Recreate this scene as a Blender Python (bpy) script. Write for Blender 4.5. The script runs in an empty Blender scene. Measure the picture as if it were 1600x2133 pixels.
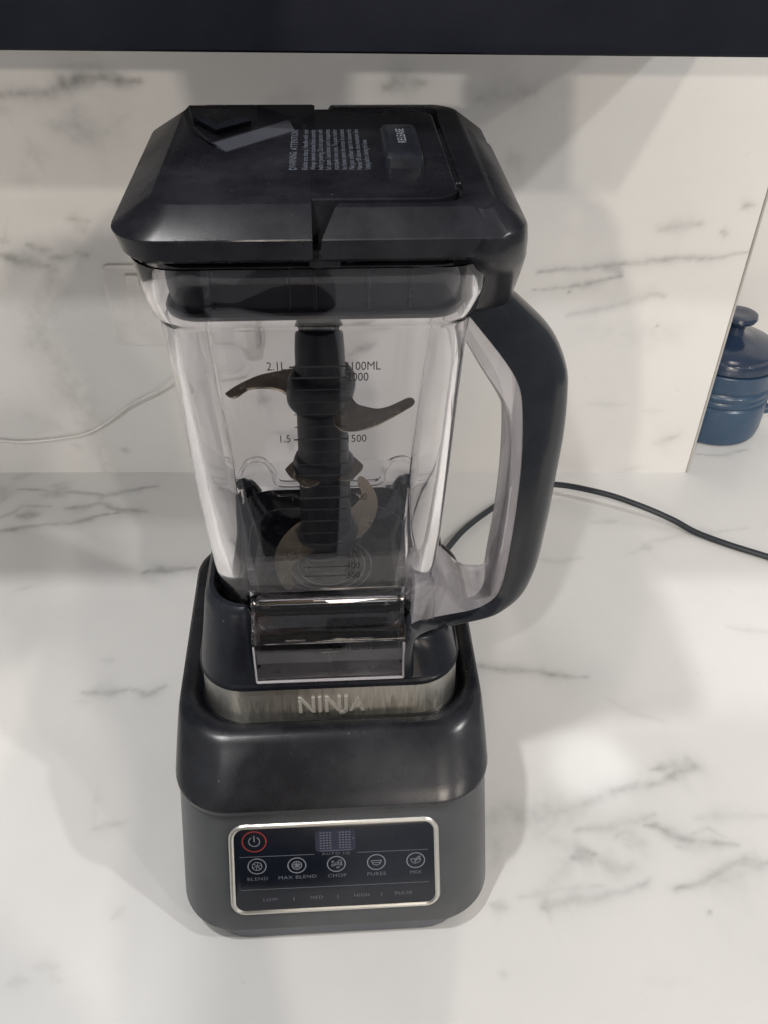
import bpy, bmesh, math, random
import numpy as np
from mathutils import Vector, Matrix
random.seed(7)
sc = bpy.context.scene
COL = sc.collection

# ------------------------------------------------------------------ camera
F = 1834.0
TH, ROLL, YAW, CH = math.radians(39.8), math.radians(0.91), math.radians(-1.5), 0.59
fwd = Vector((-math.sin(YAW)*math.cos(TH), math.cos(YAW)*math.cos(TH), -math.sin(TH)))
r0 = Vector((math.cos(YAW), math.sin(YAW), 0)); u0 = r0.cross(fwd)
right = math.cos(ROLL)*r0 + math.sin(ROLL)*u0
up = -math.sin(ROLL)*r0 + math.cos(ROLL)*u0
cam_d = bpy.data.cameras.new('camera'); cam = bpy.data.objects.new('camera', cam_d); COL.objects.link(cam)
cam_d.sensor_fit = 'VERTICAL'; cam_d.sensor_height = 36.0; cam_d.lens = F/2133.0*36.0
cam_d.clip_start = 0.01; cam_d.clip_end = 50
M = Matrix((right, up, -fwd)).transposed().to_4x4(); M.translation = (0, 0, CH)
cam.matrix_world = M
sc.camera = cam
CAM = Vector((0, 0, CH))

# ------------------------------------------------------------------ light
sc.view_settings.view_transform = 'Standard'; sc.view_settings.look = 'None'
sc.view_settings.exposure = 0.05; sc.view_settings.gamma = 1.0
sc.cycles.max_bounces = 16; sc.cycles.transmission_bounces = 16; sc.cycles.transparent_max_bounces = 24
sc.cycles.glossy_bounces = 6; sc.cycles.diffuse_bounces = 4
sc.cycles.caustics_refractive = True; sc.cycles.caustics_reflective = False
sc.cycles.blur_glossy = 0.6
sc.cycles.use_denoising = True
w = bpy.data.worlds.new("World"); sc.world = w; w.use_nodes = True
wb = w.node_tree.nodes['Background']; wb.inputs[0].default_value = (.95, .96, 1.0, 1); wb.inputs[1].default_value = 0.34

def lamp(name, loc, power, radius=0.03, color=(1, .965, .92)):
    d = bpy.data.lights.new(name, 'POINT'); d.energy = power; d.shadow_soft_size = radius; d.color = color
    o = bpy.data.objects.new(name, d); COL.objects.link(o); o.location = loc
    return o
for lp, pw in (((1.15, 0.0, 1.45), 29), ((-0.42, 0.16, 1.45), 28), ((-0.34, -0.61, 1.45), 29)):
    lamp('ceiling_spot_lamp', lp, pw, color=(1, .985, .965))
for lp, pw in (((0.68, -1.245, 1.45), 40), ((1.81, -1.245, 1.45), 30), ((-0.40, -3.2, 1.45), 130)):
    lamp('ceiling_spot_lamp', lp, pw, color=(1, .895, .77))

al = bpy.data.lights.new('added_room_fill', 'AREA'); al.shape = 'RECTANGLE'; al.size = 3.2; al.size_y = 1.3; al.energy = 50; al.color = (1, .87, .72)  # unseen fill light added to lift the upper wall
ao = bpy.data.objects.new('added_room_fill', al); COL.objects.link(ao); ao.location = (-.9, -3.6, .55); ao.rotation_euler = (math.radians(90), 0, 0)

sd = bpy.data.lights.new('added_patch_light', 'SPOT'); sd.energy = 24; sd.spot_size = math.radians(2.9); sd.spot_blend = .75; sd.shadow_soft_size = .012  # light added only to make the bright patch right of the base
so = bpy.data.objects.new('added_patch_light', sd); COL.objects.link(so); so.location = (.42, .10, 1.45)
so.rotation_euler = (Vector((.176, .397, 0))-so.location).to_track_quat('-Z', 'Y').to_euler()

# ------------------------------------------------------------------ frames
BR = math.radians(2.5)
EX = Vector((math.cos(BR), math.sin(BR), 0)); EY = Vector((-math.sin(BR), math.cos(BR), 0))
O = Vector((-.02619, .43996, 0))
YW = 0.7764
def ray(x, y): return fwd + right*((x-800)/F) - up*((y-1066.5)/F)
def hz(x, y, z): d = ray(x, y); return CAM + d*((z-CH)/d.z)
def hy(x, y, Y): d = ray(x, y); return CAM + d*(Y/d.y)
def loc(P): d = P - O; return Vector((d.dot(EX), d.dot(EY), P.z))
def lz(x, y, z): return loc(hz(x, y, z))
def ly(x, y, l):
    d = ray(x, y); t = (l-(CAM-O).dot(EY))/d.dot(EY); return loc(CAM + d*t)

# ------------------------------------------------------------------ node helpers
def mat(name):
    m = bpy.data.materials.new(name); m.use_nodes = True
    nt = m.node_tree; b = nt.nodes['Principled BSDF']; return m, nt, b
def N(nt, t, **k):
    n = nt.nodes.new(t)
    for a, v in k.items():
        if a.startswith('i_'): n.inputs[a[2:].replace('_', ' ')].default_value = v
        else: setattr(n, a, v)
    return n
def L(nt, a, b): nt.links.new(a, b)
def noise(nt, scale, detail=4, rough=.5, src='Object', stretch=None):
    tc = N(nt, 'ShaderNodeTexCoord'); n = N(nt, 'ShaderNodeTexNoise'); n.inputs['Scale'].default_value = scale
    n.inputs['Detail'].default_value = detail; n.inputs['Roughness'].default_value = rough
    if stretch:
        mp = N(nt, 'ShaderNodeMapping'); mp.inputs['Scale'].default_value = stretch
        L(nt, tc.outputs[src], mp.inputs[0]); L(nt, mp.outputs[0], n.inputs[0])
    else: L(nt, tc.outputs[src], n.inputs[0])
    return n.outputs['Fac']
def ramp(nt, f, lo, hi, a, b):
    r = N(nt, 'ShaderNodeMapRange'); r.inputs['From Min'].default_value = lo; r.inputs['From Max'].default_value = hi
    r.inputs['To Min'].default_value = a; r.inputs['To Max'].default_value = b; L(nt, f, r.inputs['Value']); return r.outputs[0]
def mix(nt, f, a, b):
    m = N(nt, 'ShaderNodeMix', data_type='RGBA')
    if isinstance(f, (int, float)): m.inputs[0].default_value = f
    else: L(nt, f, m.inputs[0])
    for s, v in ((6, a), (7, b)):
        if isinstance(v, tuple): m.inputs[s].default_value = v if len(v) == 4 else v+(1,)
        else: L(nt, v, m.inputs[s])
    return m.outputs[2]

def plastic(name, col, rough, var=.08, dust=.0, bump=.15, bscale=1400, coat=0., spec=.5):
    m, nt, b = mat(name)
    f = noise(nt, 18, 6, .6)
    c2 = tuple(min(1, c*1.25+.003) for c in col)
    base = mix(nt, ramp(nt, f, .35, .7, 0, 1), col, c2)
    if dust:
        s = noise(nt, 260, 2, .5); s2 = noise(nt, 14, 5, .65)
        dd = N(nt, 'ShaderNodeMath', operation='MULTIPLY'); L(nt, ramp(nt, s, .74, .80, 0, 1), dd.inputs[0]); L(nt, ramp(nt, s2, .45, .7, 0, dust), dd.inputs[1])
        base = mix(nt, dd.outputs[0], base, (.42, .43, .45))
        sm = N(nt, 'ShaderNodeMath', operation='MULTIPLY'); sm.inputs[1].default_value = .10*dust
        L(nt, ramp(nt, noise(nt, 9, 8, .7), .42, .72, 0, 1), sm.inputs[0])
        base = mix(nt, sm.outputs[0], base, (.35, .37, .42))
    L(nt, base, b.inputs['Base Color'])
    L(nt, ramp(nt, noise(nt, 11, 6, .65), .3, .7, rough-var, rough+var), b.inputs['Roughness'])
    b.inputs['Coat Weight'].default_value = coat
    b.inputs['Specular IOR Level'].default_value = spec
    if bump:
        bp = N(nt, 'ShaderNodeBump'); bp.inputs['Strength'].default_value = bump; bp.inputs['Distance'].default_value = .0002
        L(nt, noise(nt, bscale, 2, .5), bp.inputs['Height']); L(nt, bp.outputs[0], b.inputs['Normal'])
    return m
M_BLK = plastic('black_plastic', (.006, .0072, .011), .28, dust=.4, spec=.27)
M_BLKTOP = plastic('black_housing_plastic', (.0078, .0084, .0110), .25, .09, dust=.7, spec=.40)
M_LID = plastic('black_lid_plastic', (.0055, .0056, .008), .27, dust=.5, spec=.28)
M_HAND = plastic('black_handle_plastic', (.0045, .006, .0095), .17, .03, dust=.3, spec=.42)
M_RUB = plastic('black_rubber', (.007, .008, .011), .42, dust=.2, spec=.3)
M_GREY = plastic('grey_housing_plastic', (.058, .062, .067), .34, .06, dust=.3)
M_PANEL = plastic('touch_panel', (.006, .008, .014), .16, .05, dust=.15, bump=0)
M_FOOT = plastic('foot_plastic', (.075, .082, .10), .5)
M_PRINT = plastic('printed_grey', (.10, .112, .14), .5, .02, bump=0)
M_PRINTL = plastic('printed_light', (.17, .185, .22), .5, .02, bump=0)
M_MARK = plastic('printed_black', (.008, .008, .009), .5, .02, bump=0)
M_RED = plastic('power_ring_red', (.26, .030, .028), .35, .02, bump=0)
M_NAVY = plastic('cabinet_paint', (.0035, .0045, .009), .5, .04, bump=.3, bscale=500, spec=.12)
M_CABLE = plastic('cable_black', (.014, .018, .024), .4)
M_WHITE = plastic('white_plastic', (.60, .59, .575), .3, .03, bump=0)
M_BLUE = plastic('blue_glaze', (.024, .054, .100), .30, .03, bump=.0, coat=.1)
M_BLUED = plastic('dark_blue_glaze', (.014, .026, .055), .22, .03, bump=.0, coat=.25)
M_DROP = None

def steel(name, col, rough, aniso=.0, stretch=(1, 1, 60)):
    m, nt, b = mat(name)
    b.inputs['Metallic'].default_value = 1
    f = noise(nt, 40, 4, .6, stretch=stretch)
    L(nt, mix(nt, f, tuple(c*.8 for c in col), col), b.inputs['Base Color'])
    L(nt, ramp(nt, f, .3, .7, rough-.05, rough+.07), b.inputs['Roughness'])
    return m
M_STEEL = steel('brushed_steel', (.60, .58, .53), .34, stretch=(26, 26, .5))
_nt = M_STEEL.node_tree; _b = _nt.nodes['Principled BSDF']; _b.inputs['Anisotropic'].default_value = .9; _b.inputs['Anisotropic Rotation'].default_value = .25
_tg = N(_nt, 'ShaderNodeTangent', direction_type='RADIAL', axis='Z'); L(_nt, _tg.outputs[0], _b.inputs['Tangent'])
M_BLADE = steel('blade_steel', (.62, .52, .40), .22, stretch=(2.5, 2.5, 1)); M_BLADE.node_tree.nodes['Principled BSDF'].inputs['Metallic'].default_value = .85
M_TRIM = steel('panel_trim_metal', (.80, .79, .74), .36)
M_LOGO = steel('logo_metal', (.62, .60, .56), .45); M_LOGO.node_tree.nodes['Principled BSDF'].inputs['Metallic'].default_value = .45

def clear(name, transp, ior=1.5, tint=(.993, .988, .994), rough=0.0):
    m, nt, b = mat(name); nt.nodes.remove(b)
    out = nt.nodes['Material Output']
    g = N(nt, 'ShaderNodeBsdfGlass'); g.inputs['IOR'].default_value = ior; g.inputs['Roughness'].default_value = rough
    g.inputs['Color'].default_value = tint+(1,)
    t = N(nt, 'ShaderNodeBsdfTransparent'); t.inputs['Color'].default_value = tint+(1,)
    # fine scratches and smears on the plastic
    bp = N(nt, 'ShaderNodeBump'); bp.inputs['Strength'].default_value = .0; bp.inputs['Distance'].default_value = .0006
    L(nt, noise(nt, 34, 5, .6), bp.inputs['Height']); L(nt, bp.outputs[0], g.inputs['Normal'])
    mx = N(nt, 'ShaderNodeMixShader'); mx.inputs[0].default_value = transp
    L(nt, g.outputs[0], mx.inputs[1]); L(nt, t.outputs[0], mx.inputs[2]); L(nt, mx.outputs[0], out.inputs[0])
    return m
M_CLEAR = clear('clear_plastic', .0)
M_CLEARH = clear('clear_handle_plastic', .35, rough=.12, tint=(.96, .95, .965))
_nt = M_CLEARH.node_tree; _o = _nt.nodes['Material Output']; _src = _o.inputs[0].links[0].from_socket
_d = N(_nt, 'ShaderNodeBsdfDiffuse'); _d.inputs[0].default_value = (.72, .69, .73, 1); _m = N(_nt, 'ShaderNodeMixShader'); _m.inputs[0].default_value = .20
L(_nt, _src, _m.inputs[1]); L(_nt, _d.outputs[0], _m.inputs[2]); L(_nt, _m.outputs[0], _o.inputs[0])
M_WATER = clear('water', .1, 1.33, (1, 1, 1))

# ------------------------------------------------------------------ mesh helpers
def mk(name, verts, faces, material=None, parent=None, smooth=35, uv=None):
    me = bpy.data.meshes.new(name)
    me.from_pydata([tuple(v) for v in verts], [], faces)
    bm = bmesh.new(); bm.from_mesh(me)
    bmesh.ops.recalc_face_normals(bm, faces=bm.faces); bm.to_mesh(me); bm.free()
    if smooth:
        me.shade_smooth(); me.set_sharp_from_angle(angle=math.radians(smooth))
    if material: me.materials.append(material)
    o = bpy.data.objects.new(name, me); COL.objects.link(o)
    if parent: o.parent = parent
    return o
def empty(name, label, cat, frame=True, group=None):
    o = bpy.data.objects.new(name, None); COL.objects.link(o); o.empty_display_size = .05
    if frame: o.location = O; o.rotation_euler = (0, 0, BR)
    o['label'] = label; o['category'] = cat
    if group: o['group'] = group
    return o
def tag(o, label, cat, group=None):
    o['label'] = label; o['category'] = cat
    if group: o['group'] = group
    return o
class G:
    """collects geometry for ONE mesh"""
    def __init__(s): s.v = []; s.f = []
    def add(s, vs, fs): n = len(s.v); s.v += [Vector(v) for v in vs]; s.f += [tuple(i+n for i in f) for f in fs]; return s
    def obj(s, name, m, parent=None, smooth=35): return mk(name, s.v, s.f, m, parent, smooth)
def loft(g, loops, closed=True, cap0=True, cap1=True):
    n = len(loops[0]); vs = [p for lp in loops for p in lp]; fs = []
    for k in range(len(loops)-1):
        for i in range(n if closed else n-1):
            j = (i+1) % n
            fs.append((k*n+i, k*n+j, (k+1)*n+j, (k+1)*n+i))
    if cap0: fs.append(tuple(range(n))[::-1])
    if cap1: fs.append(tuple(range((len(loops)-1)*n, len(loops)*n)))
    g.add(vs, fs); return g
def rr(x0, x1, y0, y1, r, z, n=8):
    """rounded rectangle loop, counter-clockwise from front-left corner's end (front edge first)"""
    r = min(r, (x1-x0)/2-1e-5, (y1-y0)/2-1e-5); P = []
    for cx, cy, a0 in ((x1-r, y0+r, -90), (x1-r, y1-r, 0), (x0+r, y1-r, 90), (x0+r, y0+r, 180)):
        for i in range(n+1):
            a = math.radians(a0+90*i/n); P.append(Vector((cx+r*math.cos(a), cy+r*math.sin(a), z)))
    return P
def box(g, x0, x1, y0, y1, z0, z1, b=0.001, r=None):
    r = r or b*1.2
    loft(g, [rr(x0+b, x1-b, y0+b, y1-b, max(r-b, 2e-4), z0, 4), rr(x0, x1, y0, y1, r, z0+b, 4), rr(x0, x1, y0, y1, r, z1-b, 4), rr(x0+b, x1-b, y0+b, y1-b, max(r-b, 2e-4), z1, 4)])
    return g
def circ(r, z, n=48, cx=0, cy=0): return [Vector((cx+r*math.cos(2*math.pi*i/n), cy+r*math.sin(2*math.pi*i/n), z)) for i in range(n)]
def lathe(g, prof, n=48, cx=0, cy=0, cap0=True, cap1=True): return loft(g, [circ(r, z, n, cx, cy) for r, z in prof], True, cap0, cap1)
def smooth_path(pts, sub=6):
    P = [Vector(p) for p in pts]; out = []
    for i in range(len(P)-1):
        a = P[max(i-1, 0)]; b = P[i]; c = P[i+1]; d = P[min(i+2, len(P)-1)]
        for k in range(sub):
            t = k/sub
            out.append(.5*((2*b)+(c-a)*t+(2*a-5*b+4*c-d)*t*t+(3*b-a-3*c+d)*t**3))
    out.append(P[-1]); return out
def tube(g, pts, r, n=10, cap=True):
    rings = []; prev = None
    for i, p in enumerate(pts):
        t = (pts[min(i+1, len(pts)-1)]-pts[max(i-1, 0)]).normalized()
        if prev is None: a = t.orthogonal().normalized()
        else: a = (prev - t*prev.dot(t)).normalized()
        prev = a; b = t.cross(a); rad = r(i/(len(pts)-1)) if callable(r) else r
        rings.append([p+(a*math.cos(2*math.pi*k/n)+b*math.sin(2*math.pi*k/n))*rad for k in range(n)])
    return loft(g, rings, True, cap, cap)
def ring_flat(g, cx, cy, r0, r1, T, n=32):
    vs = []; fs = []
    for i in range(n):
        a = 2*math.pi*i/n
        vs += [T(cx+r0*math.cos(a), cy+r0*math.sin(a)), T(cx+r1*math.cos(a), cy+r1*math.sin(a))]
    for i in range(n): j = (i+1) % n; fs.append((2*i, 2*i+1, 2*j+1, 2*j))
    g.add(vs, fs)
def stroke(g, pts, wd, T):
    """flat polyline stroke in a plane; T maps (u,v) to 3D"""
    for (a, b) in zip(pts[:-1], pts[1:]):
        a = Vector(a); b = Vector(b); d = (b-a)
        if d.length < 1e-9: continue
        d.normalize(); n = Vector((-d.y, d.x))*wd/2; a2 = a-d*wd*.3; b2 = b+d*wd*.3
        g.add([T(*(a2-n)), T(*(b2-n)), T(*(b2+n)), T(*(a2+n))], [(0, 1, 2, 3)])
_txt = {}
def text_mesh(s, size, extrude=0, spacing=1.0, bold=0.0):
    cu = bpy.data.curves.new('t', 'FONT'); cu.body = s; cu.size = size; cu.align_x = 'CENTER'; cu.align_y = 'CENTER'
    cu.extrude = extrude; cu.space_character = spacing; cu.resolution_u = 3; cu.offset = bold
    o = bpy.data.objects.new('t', cu); COL.objects.link(o)
    dg = bpy.context.evaluated_depsgraph_get(); me = bpy.data.meshes.new_from_object(o.evaluated_get(dg))
    v = [p.co.copy() for p in me.vertices]; f = [tuple(p.vertices) for p in me.polygons]
    bpy.data.objects.remove(o); bpy.data.curves.remove(cu); bpy.data.meshes.remove(me)
    return v, f
def text(g, s, size, cx, cy, T, sx=1.0, spacing=1.0, rot=0, bold=0.0):
    v, f = text_mesh(s, size, 0, spacing, 0); c, sn = math.cos(rot), math.sin(rot)
    g.add([T(cx+(p.x*sx*c-p.y*sn), cy+(p.x*sx*sn+p.y*c)) for p in v], f)

# ================================================================== SETTING
# --- marble: veins are part of the stone; their courses are stored as a point attribute and broken up by noise nodes
def fbm(x, y, s, seed, octs=4):
    rs = np.random.RandomState(seed); out = np.zeros_like(x); amp = 1; tot = 0
    for o in range(octs):
        tab = rs.rand(64, 64); xs = x*s % 64; ys = y*s % 64
        xi = xs.astype(int); yi = ys.astype(int); fx = xs-xi; fy = ys-yi
        fx = fx*fx*(3-2*fx); fy = fy*fy*(3-2*fy); x1 = (xi+1) % 64; y1 = (yi+1) % 64; xi %= 64; yi %= 64
        out += amp*((tab[xi, yi]*(1-fx)+tab[x1, yi]*fx)*(1-fy)+(tab[xi, y1]*(1-fx)+tab[x1, y1]*fx)*fy)
        tot += amp; amp *= .5; s *= 2.03
    return out/tot
def vein_field(X, Y, veins):
    """veins: (pts, width, strength, side blur)"""
    wx = X + .008*(fbm(X, Y, 28, 1)-.5) + .0025*(fbm(X, Y, 120, 2)-.5)
    wy = Y + .008*(fbm(X, Y, 28, 3)-.5) + .0025*(fbm(X, Y, 120, 4)-.5)
    V = np.zeros_like(X); var = fbm(X, Y, 45, 5); fine = fbm(X, Y, 170, 6)
    for pts, wd, st in veins:
        best = np.full_like(X, 1e9)
        xs = [p[0] for p in pts]; ys = [p[1] for p in pts]; m = wd*4+.02
        sel = np.where((X > min(xs)-m) & (X < max(xs)+m) & (Y > min(ys)-m) & (Y < max(ys)+m))[0]
        if not len(sel): continue
        sx, sy = wx[sel], wy[sel]; bb = np.full(len(sel), 1e9); tt = np.zeros(len(sel))
        ns = len(pts)-1
        for k in range(ns):
            ax, ay = pts[k]; bx, by = pts[k+1]; dx, dy = bx-ax, by-ay; l2 = dx*dx+dy*dy+1e-12
            t = np.clip(((sx-ax)*dx+(sy-ay)*dy)/l2, 0, 1); d = np.hypot(sx-ax-t*dx, sy-ay-t*dy)
            q = d < bb; bb = np.where(q, d, bb); tt = np.where(q, (k+t)/ns, tt)
        taper = .35+.65*np.sin(np.pi*np.clip(tt, .03, .97))
        ww = wd*taper*(.45+1.1*var[sel])
        val = st*np.exp(-(bb/ww)**1.6)*(.45+.85*fine[sel])*(.5+var[sel])
        halo = .34*st*(.5+fine[sel])*np.exp(-(bb/(ww*2.8))**1.3)
        V[sel] = np.maximum(V[sel], np.clip(val+halo, 0, 1))
    return V
def marble(name, rough=.22):
    m, nt, b = mat(name)
    at = N(nt, 'ShaderNodeAttribute', attribute_name='vein')
    n1 = noise(nt, 3.2, 6, .6); n2 = noise(nt, 60, 5, .65)
    base = mix(nt, ramp(nt, n1, .35, .68, 0, 1), (.735, .728, .712), (.655, .652, .645))
    mul = N(nt, 'ShaderNodeMath', operation='MULTIPLY'); L(nt, at.outputs['Fac'], mul.inputs[0]); L(nt, ramp(nt, n2, .3, .7, .75, 1.15), mul.inputs[1])
    mul.use_clamp = True
    vc = mix(nt, ramp(nt, noise(nt, 22, 3), .35, .65, 0, 1), (.23, .24, .245), (.31, .305, .29))
    c = mix(nt, mul.outputs[0], base, vc)
    L(nt, c, b.inputs['Base Color']); L(nt, ramp(nt, n2, .3, .7, rough-.03, rough+.05), b.inputs['Roughness'])
    b.inputs['Specular IOR Level'].default_value = .4
    return m
M_MARB = marble('white_veined_marble', .30)
def grid(name, ax, u0, u1, v0, v1, fix, step, veins, extra=None, kind=None):
    """dense sheet in plane ax ('z' counter or 'y' wall) with the vein attribute"""
    nu = int((u1-u0)/step)+1; nv = int((v1-v0)/step)+1
    U, V = np.meshgrid(np.linspace(u0, u1, nu), np.linspace(v0, v1, nv)); U = U.ravel(); V = V.ravel()
    co = np.zeros((nu*nv, 3), np.float32)
    if ax == 'z': co[:, 0] = U; co[:, 1] = V; co[:, 2] = fix
    elif ax == 'y': co[:, 0] = U; co[:, 2] = V; co[:, 1] = fix
    idx = np.arange(nu*nv).reshape(nv, nu)
    q = np.stack([idx[:-1, :-1], idx[:-1, 1:], idx[1:, 1:], idx[1:, :-1]], -1).reshape(-1, 4)
    me = bpy.data.meshes.new(name); me.vertices.add(len(co)); me.vertices.foreach_set('co', co.ravel())
    me.loops.add(q.size); me.loops.foreach_set('vertex_index', q.ravel().astype(np.int32))
    me.polygons.add(len(q)); me.polygons.foreach_set('loop_start', np.arange(0, q.size, 4, dtype=np.int32))
    me.update(calc_edges=True)
    at = me.attributes.new('vein', 'FLOAT', 'POINT'); at.data.foreach_set('value', vein_field(U, V, veins).astype(np.float32))
    me.materials.append(M_MARB)
    o = bpy.data.objects.new(name, me); COL.objects.link(o); return o

def pv(pts, wd, st, plane='c', Y=YW):
    st *= .80; wd *= 1.22
    if plane == 'c': return ([tuple(hz(x, y, 0)[:2]) for x, y in pts], wd, st)
    q = [hy(x, y, Y) for x, y in pts]; return ([(p.x, p.z) for p in q], wd, st)
CV = [pv(*a) for a in [
 ([(37,1021),(122,1024),(189,1027),(220,1033),(244,1028),(293,1019),(326,1013)], .0028, .55),
 ([(98,1030),(118,1022),(134,1030)], .009, .45), ([(213,1048),(212,1036),(222,1028)], .005, .35),
 ([(137,1060),(171,1057),(201,1050),(219,1051),(244,1063),(262,1060),(302,1065)], .0035, .6),
 ([(255,1064),(304,1064)], .004, .5), ([(143,1060),(190,1056)], .005, .5),
 ([(-10,1104),(18,1103),(91,1094),(143,1091),(171,1083),(207,1074),(244,1068)], .0028, .6),
 ([(0,1079),(27,1070),(49,1057),(100,1057)], .0025, .45), ([(38,1075),(78,1073)], .0055, .6),
 ([(0,1010),(6,1030),(2,1045)], .008, .4), ([(30,996),(62,990)], .005, .22),
 ([(300,1194),(323,1188),(366,1187),(404,1184)], .0048, .62),
 ([(177,1441),(213,1444),(244,1443),(265,1436)], .0042, .5), ([(275,1438),(303,1445),(342,1425)], .0032, .45),
 ([(160,1459),(200,1462)], .003, .2), ([(27,1233),(58,1226)], .003, .22), ([(210,1376),(236,1374)], .003, .2),
 ([(194,1725),(220,1718),(265,1708)], .0026, .26), ([(203,1640),(197,1724)], .0025, .12),
 ([(234,1912),(259,1890)], .0026, .2), ([(20,2049),(56,2038)], .003, .18), ([(74,2010),(120,2012)], .003, .16), ([(104,2020),(131,2044)], .002, .14),
 ([(965,1382),(987,1386),(1052,1395),(1112,1397),(1145,1405),(1228,1414)], .0032, .52), ([(990,1392),(1150,1402)], .008, .16),
 ([(1127,1164),(1160,1168),(1208,1163)], .003, .25),
 ([(1307,1156),(1340,1143),(1356,1127),(1409,1117),(1478,1111),(1560,1101)], .0022, .2), ([(1340,1141),(1358,1137)], .004, .35),
 ([(1234,1087),(1283,1085)], .0025, .22), ([(1430,1110),(1480,1104)], .003, .15),
 ([(1267,1456),(1316,1485),(1380,1502)], .0022, .14), ([(1519,1308),(1610,1313)], .0022, .18),
 ([(1360,1604),(1400,1599),(1446,1599),(1420,1610)], .0048, .55), ([(1386,1622),(1404,1612),(1425,1608)], .0045, .6),
 ([(1386,1627),(1303,1643),(1250,1664),(1206,1677),(1136,1699)], .0048, .38), ([(1206,1677),(1120,1700),(1062,1690),(1020,1712)], .012, .34),
 ([(1136,1699),(1175,1690),(1230,1672)], .006, .3),
 ([(1202,1732),(1276,1725),(1329,1712),(1366,1701)], .004, .34), ([(1281,1741),(1307,1732),(1337,1759),(1300,1745)], .005, .4),
 ([(1340,1722),(1364,1723),(1390,1736),(1425,1749),(1512,1758),(1536,1761)], .0035, .6), ([(1405,1765),(1470,1762),(1530,1758)], .004, .3),
 ([(1425,1741),(1469,1725),(1512,1745)], .0022, .3),
 ([(1192,1792),(1215,1788),(1240,1779)], .006, .62), ([(1245,1795),(1280,1806),(1307,1801)], .008, .36), ([(1140,1740),(1165,1760),(1195,1780)], .005, .2),
 ([(1140,1852),(1163,1830),(1176,1806),(1190,1795)], .006, .26), ([(1136,1889),(1180,1876),(1241,1867),(1345,1837)], .0042, .36), ([(1136,1889),(1155,1886)], .004, .5),
 ([(1090,1877),(1140,1860),(1170,1853),(1260,1842)], .003, .26), ([(1030,1884),(1062,1894)], .003, .3), ([(1015,1700),(1040,1740),(1035,1790)], .010, .2),
 ([(1403,1852),(1469,1838),(1512,1808),(1556,1789),(1605,1803)], .0035, .5), ([(1470,1830),(1500,1835),(1560,1820)], .012, .28), ([(1535,1800),(1600,1800)], .006, .4),
 ([(1440,1708),(1520,1694),(1610,1700)], .004, .22), ([(1555,1776),(1580,1785)], .005, .22), ([(1475,1898),(1481,1903)], .0016, .6),
 ([(1040,2032),(1055,2034)], .002, .3), ([(1340,2050),(1440,2036)], .003, .06), ([(1450,946),(1520,947),(1560,938)], .002, .4),
]]
WV = [pv(*a, plane='w') for a in [
 ([(-20,190),(0,190),(65,192),(100,182),(135,168),(200,162),(240,172),(292,170)], .0052, .8), ([(95,186),(135,170)], .004, .5),
 ([(110,262),(160,262),(205,256),(180,278),(150,290)], .014, .36), ([(60,322),(80,318)], .010, .25), ([(40,372),(60,366)], .008, .2), ([(0,232),(12,226)], .010, .25),
 ([(800,188),(840,176),(880,176)], .006, .5), ([(560,212),(640,202)], .006, .22), ([(995,208),(1045,198),(1112,188)], .009, .32), ([(1060,338),(1080,330)], .009, .22),
 ([(1120,567),(1203,559),(1255,553),(1306,548),(1368,544),(1481,538),(1554,527)], .0024, .5), ([(1250,554),(1285,556),(1294,571)], .0045, .42),
 ([(1115,604),(1182,595),(1239,585),(1298,575)], .0020, .6), ([(1182,657),(1249,644),(1306,631),(1358,613),(1383,621)], .0045, .32), ([(1230,690),(1400,700)], .02, .12),
 ([(1376,482),(1408,474),(1462,468)], .0042, .36), ([(1400,478),(1415,475)], .004, .3), ([(1548,437),(1554,432),(1570,429)], .0028, .5), ([(1504,486),(1516,487)], .003, .5),
 ([(1363,922),(1380,917),(1409,909)], .005, .3), ([(1225,841),(1305,843)], .003, .14), ([(1345,855),(1380,856)], .003, .18), ([(1183,604),(1186,606)], .0016, .9), ([(1363,681),(1366,682)], .0014, .7),
 ([(-10,529),(29,540),(58,549),(98,556)], .0048, .6), ([(100,540),(131,538),(160,527),(180,533)], .0045, .6), ([(60,513),(85,520),(105,524)], .004, .4), ([(155,523),(180,533)], .004,.4),
 ([(0,500),(14,505)], .006, .5), ([(140,454),(160,452),(188,456)], .003, .4), ([(163,463),(175,478)], .006, .28), ([(0,565),(60,560)], .02, .12),
 ([(112,556),(108,600),(92,640),(72,662),(98,712),(131,772),(160,830),(180,860),(200,918),(222,985)], .015, .34), ([(72,660),(110,650),(160,640)], .010, .10),
 ([(60,870),(120,895),(150,905)], .012, .14), ([(150,930),(175,938)], .005, .2), ([(255,936),(270,940)], .003, .3),
 ([(732,728),(748,716),(776,705)], .0045, .55), ([(538,837),(560,832)], .008, .4), ([(580,902),(612,902),(600,920),(608,935)], .009, .5), ([(575,905),(625,900)], .004,.4),
 ([(1300,975),(1350,972)], .003, .15),
]]
g = grid('kitchen_countertop', 'z', -.60, .75, .160, 1.02, 0.0, .0017, CV); g['kind'] = 'structure'; g.name = 'countertop'
# the solid slab under the top sheet
gg = G(); box(gg, -.8, .95, .158, 1.06, -.045, -.0006, .002); s_ = gg.obj('countertop_slab', M_MARB); s_['kind'] = 'structure'
XE = .3555
g = grid('backsplash_wall', 'y', -.60, XE, 0.0, .56, YW, .0020, WV)
tag(g, 'white marble backsplash panel with grey veins behind the blender', 'wall')
gg = G(); box(gg, -.8, XE, YW+.0006, 1.04, .0005, .60, .0006); mk('wall_core', gg.v, gg.f, M_MARB, g)
gg = G(); box(gg, XE+.0002, XE+.0026, YW-.0008, YW+.012, .0004, .60, .0004); mk('edge_trim', gg.v, gg.f, plastic('trim_grey', (.34, .33, .31), .4, bump=0), g)
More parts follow.
